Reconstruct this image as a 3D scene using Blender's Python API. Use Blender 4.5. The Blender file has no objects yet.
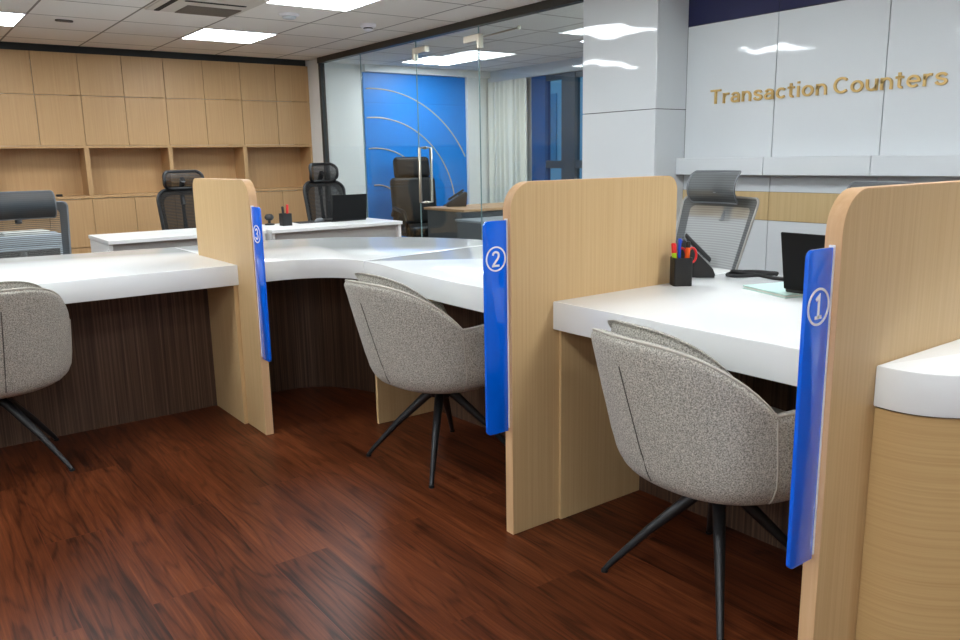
import bpy, bmesh, math, random
from mathutils import Vector, Matrix
random.seed(4)
PI = math.pi
S = bpy.context.scene
COL = S.collection

# ------------------------------------------------------------------ materials
def newmat(name):
    m = bpy.data.materials.new(name); m.use_nodes = True
    nt = m.node_tree; b = nt.nodes['Principled BSDF']
    return m, nt, b, nt.nodes, nt.links
def lin(c):
    return tuple((x/12.92 if x <= .04045 else ((x+.055)/1.055)**2.4) for x in [v/255 for v in c]) + (1,)
def plain(name, rgb, rough=.5, metal=0, spec=.5, bump=0, bscale=40, coat=0):
    m, nt, b, N, L = newmat(name)
    b.inputs['Base Color'].default_value = lin(rgb)
    b.inputs['Roughness'].default_value = rough
    b.inputs['Metallic'].default_value = metal
    b.inputs['Specular IOR Level'].default_value = spec
    b.inputs['Coat Weight'].default_value = coat
    b.inputs['Coat Roughness'].default_value = .03
    if bump:
        tc = N.new('ShaderNodeTexCoord'); n = N.new('ShaderNodeTexNoise'); bp = N.new('ShaderNodeBump')
        n.inputs['Scale'].default_value = bscale; bp.inputs['Strength'].default_value = bump; bp.inputs['Distance'].default_value = .01
        L.new(tc.outputs['Object'], n.inputs['Vector']); L.new(n.outputs['Fac'], bp.inputs['Height']); L.new(bp.outputs[0], b.inputs['Normal'])
    return m
def mapping(N, L, scale):
    tc = N.new('ShaderNodeTexCoord'); mp = N.new('ShaderNodeMapping'); mp.inputs['Scale'].default_value = scale
    L.new(tc.outputs['Object'], mp.inputs['Vector']); return mp
def ramp(N, stops):
    r = N.new('ShaderNodeValToRGB'); e = r.color_ramp.elements
    e[0].position, e[0].color = stops[0]; e[1].position, e[1].color = stops[-1]
    for p, c in stops[1:-1]:
        k = e.new(p); k.color = c
    return r
def wood(name, a, b_, c, scale, rough=.42, detail=6, fine=None):
    m, nt, b, N, L = newmat(name)
    mp = mapping(N, L, scale)
    n = N.new('ShaderNodeTexNoise'); n.inputs['Scale'].default_value = 1; n.inputs['Detail'].default_value = detail; n.inputs['Roughness'].default_value = .62
    L.new(mp.outputs[0], n.inputs['Vector'])
    r = ramp(N, [(.3, lin(a)), (.5, lin(b_)), (.7, lin(c))])
    L.new(n.outputs['Fac'], r.inputs[0]); L.new(r.outputs[0], b.inputs['Base Color'])
    bp = N.new('ShaderNodeBump'); bp.inputs['Strength'].default_value = .08; bp.inputs['Distance'].default_value = .002
    L.new(n.outputs['Fac'], bp.inputs['Height']); L.new(bp.outputs[0], b.inputs['Normal'])
    b.inputs['Roughness'].default_value = rough; b.inputs['Specular IOR Level'].default_value = .35
    return m
def emit(name, rgb, s):
    m, nt, b, N, L = newmat(name)
    b.inputs['Base Color'].default_value = (.8, .8, .8, 1)
    b.inputs['Emission Color'].default_value = rgb + (1,); b.inputs['Emission Strength'].default_value = s
    return m

OAK = wood('oak_vertical', (193, 159, 114), (200, 168, 122), (206, 175, 130), (130, 130, 1.6))
OAKC = wood('oak_cabinet', (183, 145, 101), (190, 153, 108), (196, 160, 115), (70, 70, 1.4))
OAKH = wood('oak_horizontal', (184, 150, 100), (193, 160, 110), (200, 168, 118), (1.8, 1.8, 150))
OAKB = wood('pale_oak_band', (192, 165, 118), (198, 172, 126), (204, 178, 132), (70, 70, 1.4))
OAKE = wood('oak_edge_band', (202, 161, 118), (209, 170, 128), (216, 179, 138), (60, 60, 1.6))
DARKV = wood('dark_walnut_veneer', (54, 37, 28), (80, 59, 46), (112, 87, 69), (110, 110, .9), .45)
DESKW = wood('tan_desktop', (165, 128, 92), (178, 140, 102), (188, 150, 112), (1.5, 40, 40))
WHITE = plain('white_solid_surface', (232, 235, 235), .08, spec=.5)
WPANEL = None
def gloss_panel(name, rgb):
    m, nt, b, N, L = newmat(name)
    b.inputs['Base Color'].default_value = lin(rgb); b.inputs['Roughness'].default_value = .04
    tc = N.new('ShaderNodeTexCoord'); n = N.new('ShaderNodeTexNoise'); bp = N.new('ShaderNodeBump')
    n.inputs['Scale'].default_value = 4.6; n.inputs['Detail'].default_value = 1.0
    bp.inputs['Strength'].default_value = .34; bp.inputs['Distance'].default_value = .006
    L.new(tc.outputs['Object'], n.inputs['Vector']); L.new(n.outputs['Fac'], bp.inputs['Height']); L.new(bp.outputs[0], b.inputs['Normal'])
    return m
WPANEL = gloss_panel('white_gloss_panel', (214, 219, 222))
NAVY = plain('navy_band', (22, 26, 74), .35)
WALLW = plain('wall_white_paint', (232, 233, 230), .6)
WALLG = plain('wall_grey_paint', (196, 202, 206), .55)
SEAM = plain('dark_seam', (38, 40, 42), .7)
BLACKT = plain('black_trim', (40, 40, 38), .5)
DARKM = plain('dark_metal_beam', (62, 60, 54), .45, metal=.3)
STEEL = plain('brushed_steel', (196, 188, 172), .3, metal=1)
BLUEW = plain('blue_feature_wall', (10, 128, 216), .4)
GOLDL = plain('pale_gold_line', (206, 184, 150), .4)
GOLD = plain('brass_letter', (206, 172, 106), .4, metal=.25)
SIGNB = plain('blue_acrylic', (0, 100, 230), .1, coat=.5)
SIGNW = plain('white_acrylic', (236, 236, 240), .3)
BLACKP = plain('black_plastic', (22, 22, 23), .45)
BLACKM = plain('black_powder_coat', (27, 28, 30), .42)
RUBBER = plain('black_rubber', (14, 14, 14), .8)
GREYP = plain('grey_plastic', (100, 104, 108), .5)
LGREYP = plain('pale_grey_plastic', (186, 194, 200), .5)
PRT = plain('printer_grey', (176, 190, 200), .5)
LEATHER = plain('black_leather', (7, 7, 7), .45, spec=.3, bump=.25, bscale=120)
DESKL = plain('white_desk_laminate', (232, 232, 230), .3)
DESKG = plain('grey_desk_panel', (190, 188, 184), .5)
CHAR = plain('charcoal_panel', (70, 74, 78), .5)
MINT = plain('mint_card', (192, 222, 214), .6)
PAPER = plain('paper', (232, 234, 226), .8)
RED = plain('red_plastic', (206, 28, 30), .35)
LIME = plain('lime_plastic', (170, 214, 30), .35)
BLUEP = plain('blue_pen', (28, 74, 190), .3)
ORANGE = plain('orange_plastic', (244, 96, 24), .35)
FRAMEB = plain('dark_blue_frame', (34, 76, 128), .4)
FRAMEK = plain('dark_grey_frame', (58, 68, 76), .4)
GRILLE = plain('ac_grille', (120, 112, 102), .6)
SEATF = plain('dark_seat_fabric', (44, 46, 48), .9)
LEDM = emit('led_diffuser', (.93, .99, 1.03), 17.0)
SKYB = plain('outside_facade', (150, 172, 184), .7)

def fabric():
    m, nt, b, N, L = newmat('grey_tweed')
    tc = N.new('ShaderNodeTexCoord')
    n = N.new('ShaderNodeTexNoise'); n.inputs['Scale'].default_value = 260; n.inputs['Detail'].default_value = 2; n.inputs['Roughness'].default_value = .7
    L.new(tc.outputs['Object'], n.inputs['Vector'])
    r = ramp(N, [(.32, lin((118, 115, 107))), (.5, lin((176, 172, 162))), (.68, lin((220, 215, 203)))])
    L.new(n.outputs['Fac'], r.inputs[0]); L.new(r.outputs[0], b.inputs['Base Color'])
    bp = N.new('ShaderNodeBump'); bp.inputs['Strength'].default_value = .5; bp.inputs['Distance'].default_value = .003
    L.new(n.outputs['Fac'], bp.inputs['Height']); L.new(bp.outputs[0], b.inputs['Normal'])
    b.inputs['Roughness'].default_value = .95; b.inputs['Sheen Weight'].default_value = .15; b.inputs['Specular IOR Level'].default_value = .15
    return m
TWEED = fabric()
PIPING = plain('tweed_piping', (196, 191, 180), .95, spec=.15)
STITCH = plain('dark_stitch', (92, 88, 84), .95, spec=.1)

def mesh_fabric(name, rgb, cover, lines=170.0, amp=.22):
    m, nt, b, N, L = newmat(name)
    b.inputs['Base Color'].default_value = lin(rgb); b.inputs['Roughness'].default_value = .7
    out = N['Material Output']; tr = N.new('ShaderNodeBsdfTransparent'); mix = N.new('ShaderNodeMixShader')
    tc = N.new('ShaderNodeTexCoord'); w = N.new('ShaderNodeTexWave'); w.wave_type = 'BANDS'; w.bands_direction = 'Z'
    w.inputs['Scale'].default_value = lines/6.28; 
    L.new(tc.outputs['Object'], w.inputs['Vector'])
    mr = N.new('ShaderNodeMapRange'); mr.inputs['To Min'].default_value = cover-amp; mr.inputs['To Max'].default_value = min(1, cover+amp)
    L.new(w.outputs['Fac'], mr.inputs['Value'])
    L.new(mr.outputs[0], mix.inputs[0]); L.new(tr.outputs[0], mix.inputs[1]); L.new(b.outputs[0], mix.inputs[2]); L.new(mix.outputs[0], out.inputs['Surface'])
    return m
MESHG = mesh_fabric('grey_mesh_fabric', (142, 144, 143), .66, 170, .10)
MESHGD = mesh_fabric('dark_grey_mesh_fabric', (76, 79, 80), .88, 170, .12)
MESHS = mesh_fabric('slate_mesh_fabric', (92, 92, 88), .55)
MESHSD = mesh_fabric('dark_slate_mesh_fabric', (48, 55, 60), .92, 170, .08)
MESHK = mesh_fabric('black_mesh_fabric', (18, 19, 21), .88, 170, .10)
MESHKD = mesh_fabric('black_dense_mesh_fabric', (20, 21, 23), .88)

def glass(name, tint, refl=1.5):
    m, nt, b, N, L = newmat(name)
    out = N['Material Output']; N.remove(b)
    tr = N.new('ShaderNodeBsdfTransparent'); tr.inputs[0].default_value = tint
    gl = N.new('ShaderNodeBsdfGlossy'); gl.inputs['Roughness'].default_value = 0.0
    lw = N.new('ShaderNodeLayerWeight'); lw.inputs['Blend'].default_value = .5
    pw = N.new('ShaderNodeMath'); pw.operation = 'POWER'; pw.inputs[1].default_value = 5; L.new(lw.outputs['Facing'], pw.inputs[0])
    fr = N.new('ShaderNodeMath'); fr.operation = 'MULTIPLY_ADD'; fr.inputs[1].default_value = .96; fr.inputs[2].default_value = .04; L.new(pw.outputs[0], fr.inputs[0])
    mix = N.new('ShaderNodeMixShader')
    L.new(fr.outputs[0], mix.inputs[0]); L.new(tr.outputs[0], mix.inputs[1]); L.new(gl.outputs[0], mix.inputs[2]); L.new(mix.outputs[0], out.inputs['Surface'])
    return m
GLASS = glass('clear_glass', (.93, .965, .965, 1))
WGLASS = glass('window_glass', (.62, .80, .90, 1))
GEDGE = plain('glass_edge', (110, 136, 136), .2)

def floor_mat():
    m, nt, b, N, L = newmat('walnut_vinyl_planks')
    tc = N.new('ShaderNodeTexCoord'); sp = N.new('ShaderNodeSeparateXYZ'); L.new(tc.outputs['Object'], sp.inputs[0])
    def math_(op, a, v):
        n = N.new('ShaderNodeMath'); n.operation = op
        for i, q in enumerate((a, v)):
            if isinstance(q, (int, float)): n.inputs[i].default_value = q
            else: L.new(q, n.inputs[i])
        return n.outputs[0]
    u = math_('SUBTRACT', sp.outputs['Y'], 2.2 - 12); v = math_('SUBTRACT', sp.outputs['X'], .285 - 18*.36)
    cb = N.new('ShaderNodeCombineXYZ'); L.new(u, cb.inputs[0]); L.new(v, cb.inputs[1])
    br = N.new('ShaderNodeTexBrick'); br.offset = .5; br.offset_frequency = 2; br.squash = 1
    br.inputs['Color1'].default_value = (0, 0, 0, 1); br.inputs['Color2'].default_value = (1, 1, 1, 1); br.inputs['Mortar'].default_value = (.5, .5, .5, 1)
    br.inputs['Scale'].default_value = 1; br.inputs['Mortar Size'].default_value = .0012; br.inputs['Mortar Smooth'].default_value = .1
    br.inputs['Bias'].default_value = 0; br.inputs['Brick Width'].default_value = 1.2; br.inputs['Row Height'].default_value = .18
    L.new(cb.outputs[0], br.inputs['Vector'])
    idv = math_('MULTIPLY', br.outputs['Color'], 37.0)
    gx = math_('MULTIPLY', sp.outputs['X'], 7.0); gy = math_('MULTIPLY', sp.outputs['Y'], .8)
    gc = N.new('ShaderNodeCombineXYZ'); L.new(gx, gc.inputs[0]); L.new(gy, gc.inputs[1])
    n1 = N.new('ShaderNodeTexNoise'); n1.noise_dimensions = '4D'; n1.inputs['Scale'].default_value = 1; n1.inputs['Detail'].default_value = 2.5
    L.new(gc.outputs[0], n1.inputs['Vector']); L.new(idv, n1.inputs['W'])
    rings = math_('MULTIPLY', n1.outputs['Fac'], 85.0); rs = math_('SINE', rings, 0.0); rs = math_('MULTIPLY', rs, .5); rs = math_('ADD', rs, .5)
    fx = math_('MULTIPLY', sp.outputs['X'], 120.0); fy = math_('MULTIPLY', sp.outputs['Y'], 3.5)
    fc = N.new('ShaderNodeCombineXYZ'); L.new(fx, fc.inputs[0]); L.new(fy, fc.inputs[1])
    n2 = N.new('ShaderNodeTexNoise'); n2.noise_dimensions = '4D'; n2.inputs['Scale'].default_value = 1; n2.inputs['Detail'].default_value = 5; n2.inputs['Roughness'].default_value = .65
    L.new(fc.outputs[0], n2.inputs['Vector']); L.new(idv, n2.inputs['W'])
    sx = math_('MULTIPLY', sp.outputs['X'], 20.0); sy = math_('MULTIPLY', sp.outputs['Y'], 1.1)
    sc = N.new('ShaderNodeCombineXYZ'); L.new(sx, sc.inputs[0]); L.new(sy, sc.inputs[1])
    n3 = N.new('ShaderNodeTexNoise'); n3.noise_dimensions = '4D'; n3.inputs['Scale'].default_value = 1; n3.inputs['Detail'].default_value = 4; n3.inputs['Distortion'].default_value = .6
    L.new(sc.outputs[0], n3.inputs['Vector']); L.new(idv, n3.inputs['W'])
    line = math_('POWER', rs, 5.0)
    t = math_('MULTIPLY', line, -.07)
    t2 = math_('MULTIPLY', n2.outputs['Fac'], .36); t = math_('ADD', t, t2)
    t3 = math_('MULTIPLY', n3.outputs['Fac'], .36); t = math_('ADD', t, t3)
    t4 = math_('MULTIPLY', br.outputs['Color'], .09); t = math_('ADD', t, t4)
    t = math_('ADD', t, .11)
    r = ramp(N, [(.36, lin((41, 19, 10))), (.45, lin((72, 35, 19))), (.54, lin((95, 48, 26))), (.67, lin((122, 68, 39)))])
    L.new(t, r.inputs[0])
    mx = N.new('ShaderNodeMix'); mx.data_type = 'RGBA'; mx.inputs['B'].default_value = lin((92, 46, 28))
    L.new(br.outputs['Fac'], mx.inputs['Factor']); L.new(r.outputs[0], mx.inputs['A'])
    L.new(mx.outputs['Result'], b.inputs['Base Color'])
    b.inputs['Roughness'].default_value = .31; b.inputs['Specular IOR Level'].default_value = .11
    bp = N.new('ShaderNodeBump'); bp.inputs['Strength'].default_value = .12; bp.inputs['Distance'].default_value = .002
    L.new(n2.outputs['Fac'], bp.inputs['Height']); L.new(bp.outputs[0], b.inputs['Normal'])
    return m
FLOORM = floor_mat()
def ceiling_mat(x0, y0, pitch, name):
    m, nt, b, N, L = newmat(name)
    tc = N.new('ShaderNodeTexCoord'); mp = N.new('ShaderNodeMapping'); mp.inputs['Location'].default_value = (-x0+60*pitch, -y0+60*pitch, 0)
    L.new(tc.outputs['Object'], mp.inputs['Vector'])
    br = N.new('ShaderNodeTexBrick'); br.offset = 0; br.squash = 1
    br.inputs['Color1'].default_value = lin((240, 238, 232)); br.inputs['Color2'].default_value = lin((234, 232, 226)); br.inputs['Mortar'].default_value = lin((150, 146, 138))
    br.inputs['Scale'].default_value = 1; br.inputs['Mortar Size'].default_value = .009; br.inputs['Mortar Smooth'].default_value = .3
    br.inputs['Brick Width'].default_value = pitch; br.inputs['Row Height'].default_value = pitch
    L.new(mp.outputs[0], br.inputs['Vector']); L.new(br.outputs['Color'], b.inputs['Base Color'])
    bp = N.new('ShaderNodeBump'); bp.inputs['Strength'].default_value = .6; bp.inputs['Distance'].default_value = .006; bp.invert = True
    L.new(br.outputs['Fac'], bp.inputs['Height']); L.new(bp.outputs[0], b.inputs['Normal'])
    b.inputs['Roughness'].default_value = .9; b.inputs['Specular IOR Level'].default_value = .1
    return m
CEILM = ceiling_mat(1.573, 5.83, .6, 'ceiling_tiles')
def curtain_mat():
    m = plain('cream_curtain', (222, 222, 212), .9); return m
CURT = curtain_mat()

# ------------------------------------------------------------------ mesh builder
class MB:
    def __init__(self): self.bm = bmesh.new()
    def _add(self, tmp, M=None):
        me = bpy.data.meshes.new('t'); tmp.to_mesh(me); tmp.free()
        if M is not None: me.transform(M)
        self.bm.from_mesh(me); bpy.data.meshes.remove(me)
    def box(self, x0, y0, z0, x1, y1, z1, bev=0, seg=2, M=None):
        t = bmesh.new(); bmesh.ops.create_cube(t, size=1)
        for v in t.verts:
            v.co = Vector(((x0+x1)/2+v.co.x*(x1-x0), (y0+y1)/2+v.co.y*(y1-y0), (z0+z1)/2+v.co.z*(z1-z0)))
        if bev: bmesh.ops.bevel(t, geom=list(t.edges), offset=bev, segments=seg, affect='EDGES', profile=.5)
        self._add(t, M); return self
    def prism(self, pts, axis, a, b, bev=0, seg=2, M=None):
        # pts 2D; axis 'z': (x,y); 'y': (x,z); 'x': (y,z)
        t = bmesh.new()
        def co(p, h):
            return (p[0], p[1], h) if axis == 'z' else ((p[0], h, p[1]) if axis == 'y' else (h, p[0], p[1]))
        A = [t.verts.new(co(p, a)) for p in pts]; B = [t.verts.new(co(p, b)) for p in pts]
        fa = t.faces.new(A); fb = t.faces.new(B[::-1]); n = len(pts)
        for i in range(n): t.faces.new((A[i], B[i], B[(i+1) % n], A[(i+1) % n]))
        bmesh.ops.recalc_face_normals(t, faces=t.faces)
        if bev:
            es = [e for e in t.edges if (e in fa.edges or e in fb.edges)]
            bmesh.ops.bevel(t, geom=es, offset=bev, segments=seg, affect='EDGES', profile=.5)
        self._add(t, M); return self
    def tube(self, pts, r, n=10, closed=False, flat=1.0, cap=True):
        t = bmesh.new(); P = [Vector(p) for p in pts]; k = len(P); rings = []
        R = r if isinstance(r, (list, tuple)) else [r]*k
        prev = None
        for i in range(k):
            if closed: d = P[(i+1) % k]-P[i-1]
            else: d = P[min(i+1, k-1)]-P[max(i-1, 0)]
            d.normalize()
            if prev is None:
                up = Vector((0, 0, 1)) if abs(d.z) < .9 else Vector((1, 0, 0))
                a = d.cross(up).normalized()
            else:
                a = (prev - d*prev.dot(d)).normalized()
            prev = a; b = d.cross(a)
            rings.append([t.verts.new(P[i]+(a*math.cos(2*PI*j/n)+b*math.sin(2*PI*j/n)*flat)*R[i]) for j in range(n)])
        m = k if closed else k-1
        for i in range(m):
            A, B = rings[i], rings[(i+1) % k]
            for j in range(n): t.faces.new((A[j], A[(j+1) % n], B[(j+1) % n], B[j]))
        if not closed and cap:
            t.faces.new(rings[0][::-1]); t.faces.new(rings[-1])
        bmesh.ops.recalc_face_normals(t, faces=t.faces)
        self._add(t); return self
    def lathe(self, prof, n=32, M=None):
        t = bmesh.new(); rings = []
        for r, z in prof:
            if r < 1e-6: rings.append([t.verts.new((0, 0, z))])
            else: rings.append([t.verts.new((r*math.cos(2*PI*j/n), r*math.sin(2*PI*j/n), z)) for j in range(n)])
        for A, B in zip(rings, rings[1:]):
            for j in range(n):
                q = (j+1) % n
                if len(A) == 1 and len(B) == 1: continue
                if len(A) == 1: t.faces.new((A[0], B[q], B[j]))
                elif len(B) == 1: t.faces.new((A[j], A[q], B[0]))
                else: t.faces.new((A[j], A[q], B[q], B[j]))
        bmesh.ops.recalc_face_normals(t, faces=t.faces)
        self._add(t, M); return self
    def grid(self, f, nu, nv, wrapu=False, M=None):
        t = bmesh.new(); V = [[t.verts.new(f(i/(nu if wrapu else nu-1), j/(nv-1))) for j in range(nv)] for i in range(nu)]
        for i in range(nu if wrapu else nu-1):
            q = (i+1) % nu
            for j in range(nv-1): t.faces.new((V[i][j], V[q][j], V[q][j+1], V[i][j+1]))
        bmesh.ops.recalc_face_normals(t, faces=t.faces)
        self._add(t, M); return self
    def sheet(self, f, nu, nv, th, M=None):
        # closed padded sheet: f(u,v,side) with side 0/1
        t = bmesh.new()
        A = [[t.verts.new(f(i/(nu-1), j/(nv-1), 0)) for j in range(nv)] for i in range(nu)]
        B = [[t.verts.new(f(i/(nu-1), j/(nv-1), 1)) for j in range(nv)] for i in range(nu)]
        for i in range(nu-1):
            for j in range(nv-1):
                t.faces.new((A[i][j], A[i+1][j], A[i+1][j+1], A[i][j+1])); t.faces.new((B[i][j], B[i][j+1], B[i+1][j+1], B[i+1][j]))
        for i in range(nu-1):
            t.faces.new((A[i][0], B[i][0], B[i+1][0], A[i+1][0])); t.faces.new((A[i][nv-1], A[i+1][nv-1], B[i+1][nv-1], B[i][nv-1]))
        for j in range(nv-1):
            t.faces.new((A[0][j], A[0][j+1], B[0][j+1], B[0][j])); t.faces.new((A[nu-1][j], B[nu-1][j], B[nu-1][j+1], A[nu-1][j+1]))
        bmesh.ops.recalc_face_normals(t, faces=t.faces)
        self._add(t, M); return self
    def build(self, name, mat, parent=None, smooth=True, ang=40):
        me = bpy.data.meshes.new(name); self.bm.to_mesh(me); self.bm.free()
        me.materials.append(mat)
        if smooth:
            for p in me.polygons: p.use_smooth = True
            me.set_sharp_from_angle(angle=math.radians(ang))
        o = bpy.data.objects.new(name, me); COL.objects.link(o)
        if parent: o.parent = parent
        return o
def thing(name, loc, label, cat, rz=0, group=None):
    o = bpy.data.objects.new(name, None); COL.objects.link(o); o.empty_display_size = .1
    o.location = loc; o.rotation_euler = (0, 0, rz); o['label'] = label; o['category'] = cat
    if group: o['group'] = group
    return o
def tag(o, label, cat, loc=None, rz=0, group=None):
    o['label'] = label; o['category'] = cat
    if group: o['group'] = group
    if loc: o.location = loc
    o.rotation_euler.z = rz
    return o
def struct(o):
    o['kind'] = 'structure'; return o
def sroot(name, loc=(0, 0, 0)):
    o = bpy.data.objects.new(name, None); COL.objects.link(o); o.location = loc; o['kind'] = 'structure'; return o
def copy_tree(o, parent=None):
    c = o.copy(); COL.objects.link(c); c.parent = parent
    for ch in list(o.children): copy_tree(ch, c)
    return c
def roundrect(w, h, r, n=6, corners=(1, 1, 1, 1)):
    # centred; corners: BL, BR, TR, TL
    out = []
    cs = [(-w/2, -h/2, PI), (w/2, -h/2, 1.5*PI), (w/2, h/2, 0), (-w/2, h/2, .5*PI)]
    for (x, y, a), c in zip(cs, corners):
        if not c: out.append((x, y)); continue
        cx = x+(r if x < 0 else -r); cy = y+(r if y < 0 else -r)
        for i in range(n+1):
            t = a+i*PI/2/n; out.append((cx+r*math.cos(t), cy+r*math.sin(t)))
    return out
def catmull(P, sub=6):
    out = []
    for i in range(len(P)-1):
        p0 = P[max(i-1, 0)]; p1 = P[i]; p2 = P[i+1]; p3 = P[min(i+2, len(P)-1)]
        for k in range(sub):
            t = k/sub
            out.append(tuple(.5*(2*b+(c-a)*t+(2*a-5*b+4*c-d)*t*t+(-a+3*b-3*c+d)*t**3) for a, b, c, d in zip(p0, p1, p2, p3)))
    out.append(tuple(P[-1])); return out

# ------------------------------------------------------------------ room shell
ZC = 2.236
XW, XG, YB = 4.023, 3.75, 8.0
struct(MB().box(-3.6, -3.2, -.05, 7.4, 8.6, 0).build('floor', FLOORM, smooth=False))
struct(MB().box(-3.6, -3.2, ZC, XG+.02, 7.93, ZC+.03).build('ceiling', CEILM, smooth=False))
struct(MB().box(XG+.02, 3.6, ZC, 6.1, 8.02, ZC+.03).build('ceiling_office', CEILM, smooth=False))
struct(MB().box(XG+.02, -3.2, ZC, XW+.2, 3.6, ZC+.03).build('ceiling_side', CEILM, smooth=False))
struct(MB().box(-3.6, 7.93, ZC, XG, 7.945, ZC+.14).box(-3.6, 7.93, ZC+.12, XG, 8.5, ZC+.15).box(-3.6, 8.04, 2.185, XG, 8.06, ZC+.14).build('shadow_trim', BLACKT, smooth=False))  # black strips colour in the shade of the gap above the cupboards
struct(MB().box(-3.65, -3.2, 0, -3.6, 8.6, ZC+.1).build('wall_left', WALLW, smooth=False))
struct(MB().box(-3.6, -3.25, 0, XW+.1, -3.2, ZC+.1).build('wall_front', WALLW, smooth=False))
struct(MB().box(-3.6, 8.45, 0, 6.4, 8.5, ZC+.2).build('wall_back', WALLW, smooth=False))
# short white return between cupboards and glass
struct(MB().box(XG+.005, 7.70, 0, XG+.07, 8.45, ZC+.05).build('wall_return', WALLW, smooth=False))

# right wall with gloss panels
wr = sroot('wall_right')
MB().box(XW+.012, -3.2, 0, XW+.1, 3.6, ZC+.1).build('wall_core', SEAM, wr, smooth=False)
b = MB()
ys = [3.278, 2.668, 2.062, 1.456, .85, .244, -.362, -.968, -1.574, -2.18, -3.19]
for y1, y0 in zip(ys, ys[1:]):
    b.box(XW, y0+.0025, 1.10, XW+.014, y1-.0025, 1.962)
b.build('upper_panel', WPANEL, wr, smooth=False)
b = MB()
for y1, y0 in zip(ys, ys[1:]): b.box(XW+.0, y0+.001, 1.966, XW+.014, y1-.001, ZC)
b.build('navy_band', NAVY, wr, smooth=False)
b = MB()
for y1, y0 in zip(ys, ys[1:]): b.box(XW, y0+.002, 1.003, XW+.014, y1-.002, 1.099)
b.build('grey_strip', WALLG, wr, smooth=False)
b = MB()
for y1, y0 in zip(ys, ys[1:]): b.box(XW-.003, y0+.002, .843, XW+.014, y1-.002, 1.001)
b.build('oak_band', OAKB, wr, smooth=False)
b = MB()
for y1, y0 in zip(ys, ys[1:]): b.box(XW, y0+.002, .0, XW+.014, y1-.002, .841)
b.build('lower_panel', WPANEL, wr, smooth=False)
b = MB()
for y1, y0 in zip(ys, ys[1:]): b.box(XW-.078, y0+.0015, 1.095, XW-.002, y1-.0015, 1.195, .003, 1)
b.build('ledge', WPANEL, wr, smooth=False)

# column
c = sroot('column')
MB().box(XG+.012, 3.29, 0, XW, 3.884, ZC).build('column_core', SEAM, c, smooth=False)
for z0, z1 in ((0, 1.483), (1.487, ZC)):
    MB().box(XG, 3.278, z0, XG+.014, 3.896, z1, .002, 1).box(XG+.0145, 3.278, z0, XW, 3.292, z1).box(XG+.0145, 3.882, z0, XW, 3.896, z1).build('cladding_panel', WPANEL, c, smooth=False)

# glass partition
g = sroot('wall_glass')
MB().box(XG-.03, 3.896, 2.182, XG+.03, 7.70, ZC).build('head_beam', DARKM, g, smooth=False)
MB().box(XG-.02, 7.66, 0, XG+.03, 7.70, 2.182).build('end_post', BLACKT, g, smooth=False)
MB().box(XG-.015, 3.9, 0, XG+.015, 4.99, .012).box(XG-.015, 5.90, 0, XG+.015, 7.66, .012).build('floor_channel', STEEL, g, smooth=False)
for y0, y1 in ((3.9, 5.008), (5.892, 6.845), (6.851, 7.66)):
    MB().box(XG-.004, y0, .012, XG+.004, y1, 2.182).build('pane', GLASS, g, smooth=False)
for y in (6.848, 5.888, 5.012): MB().box(XG-.005, y-.0016, .012, XG+.005, y+.0016, 2.182).build('pane_edge', GEDGE, g, smooth=False)
d = sroot('door_1')
MB().box(XG-.004, 5.017, .012, XG+.004, 5.883, 2.17).build('pane', GLASS, d, smooth=False)
for yy, s in ((5.888, 1), (5.012, -1)):
    MB().box(XG-.022, min(yy, yy-s*.17), 2.075, XG+.022, max(yy, yy-s*.17), 2.125, .003, 1).box(XG-.022, min(yy-s*.0, yy+s*.03), 2.02, XG+.022, max(yy, yy+s*.03), 2.125, .003, 1).build('patch_fitting', STEEL, d, smooth=False)
yh = 5.80
MB().tube([(XG-.005, yh, 1.31), (XG-.055, yh, 1.31), (XG-.055, yh, .855), (XG-.005, yh, .855)], .013, 10).build('handle', STEEL, d)
MB().tube([(XG+.005, yh, 1.31), (XG+.06, yh, 1.31), (XG+.06, yh, .855), (XG+.005, yh, .855)], .013, 10).build('handle', STEEL, d)
MB().tube([(XG+.05, 4.6, 2.12), (XG+.05, 5.1, 2.11)], .006, 8).lathe([(0, -.012), (.012, -.012), (.012, .012), (0, .012)], 12, Matrix.Translation((XG+.05, 4.6, 2.12))).build('stay_rod', STEEL, d)

# ------------------------------------------------------------------ office behind glass
struct(MB().box(XG+.07, 8.02, 0, 6.4, 8.08, ZC+.05).build('wall_office_back', WALLW, smooth=False))
fw = thing('feature_wall_panel', (4.40, 8.0, 0), 'blue feature wall panel with pale gold arcs inside the glass office', 'wall panel')
MB().box(0, 0, 0, 1.37, .018, 2.158).build('panel', BLUEW, fw, smooth=False)
cx, cz = .12, .61
for r in (1.38, 1.07, .735, .33):
    pts = []
    for i in range(61):
        a = PI/2+.12-i*(1.7)/60
        x = cx+r*math.cos(a); z = cz+r*math.sin(a)
        if 0.002 < x < 1.366 and z > .03: pts.append((x, -.002, z))
    MB().tube(pts, .0065, 8).build('gold_arc', GOLDL, fw)
b = MB()
for z in (.4, .88, 1.36, 1.84): b.box(0, -.0006, z-.0012, 1.37, .002, z+.0012)
b.build('panel_joint', plain('blue_joint', (10, 78, 160), .5), fw, smooth=False)
struct(MB().box(5.775, 7.96, 0, 5.95, 8.02, 2.17).box(5.95, 7.985, 0, 6.15, 8.02, 2.17).build('wall_pilaster', WALLW, smooth=False))
struct(MB().box(4.39, 7.93, 2.16, 6.1, 8.02, ZC).build('trim_2', WALLW, smooth=False))
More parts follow.
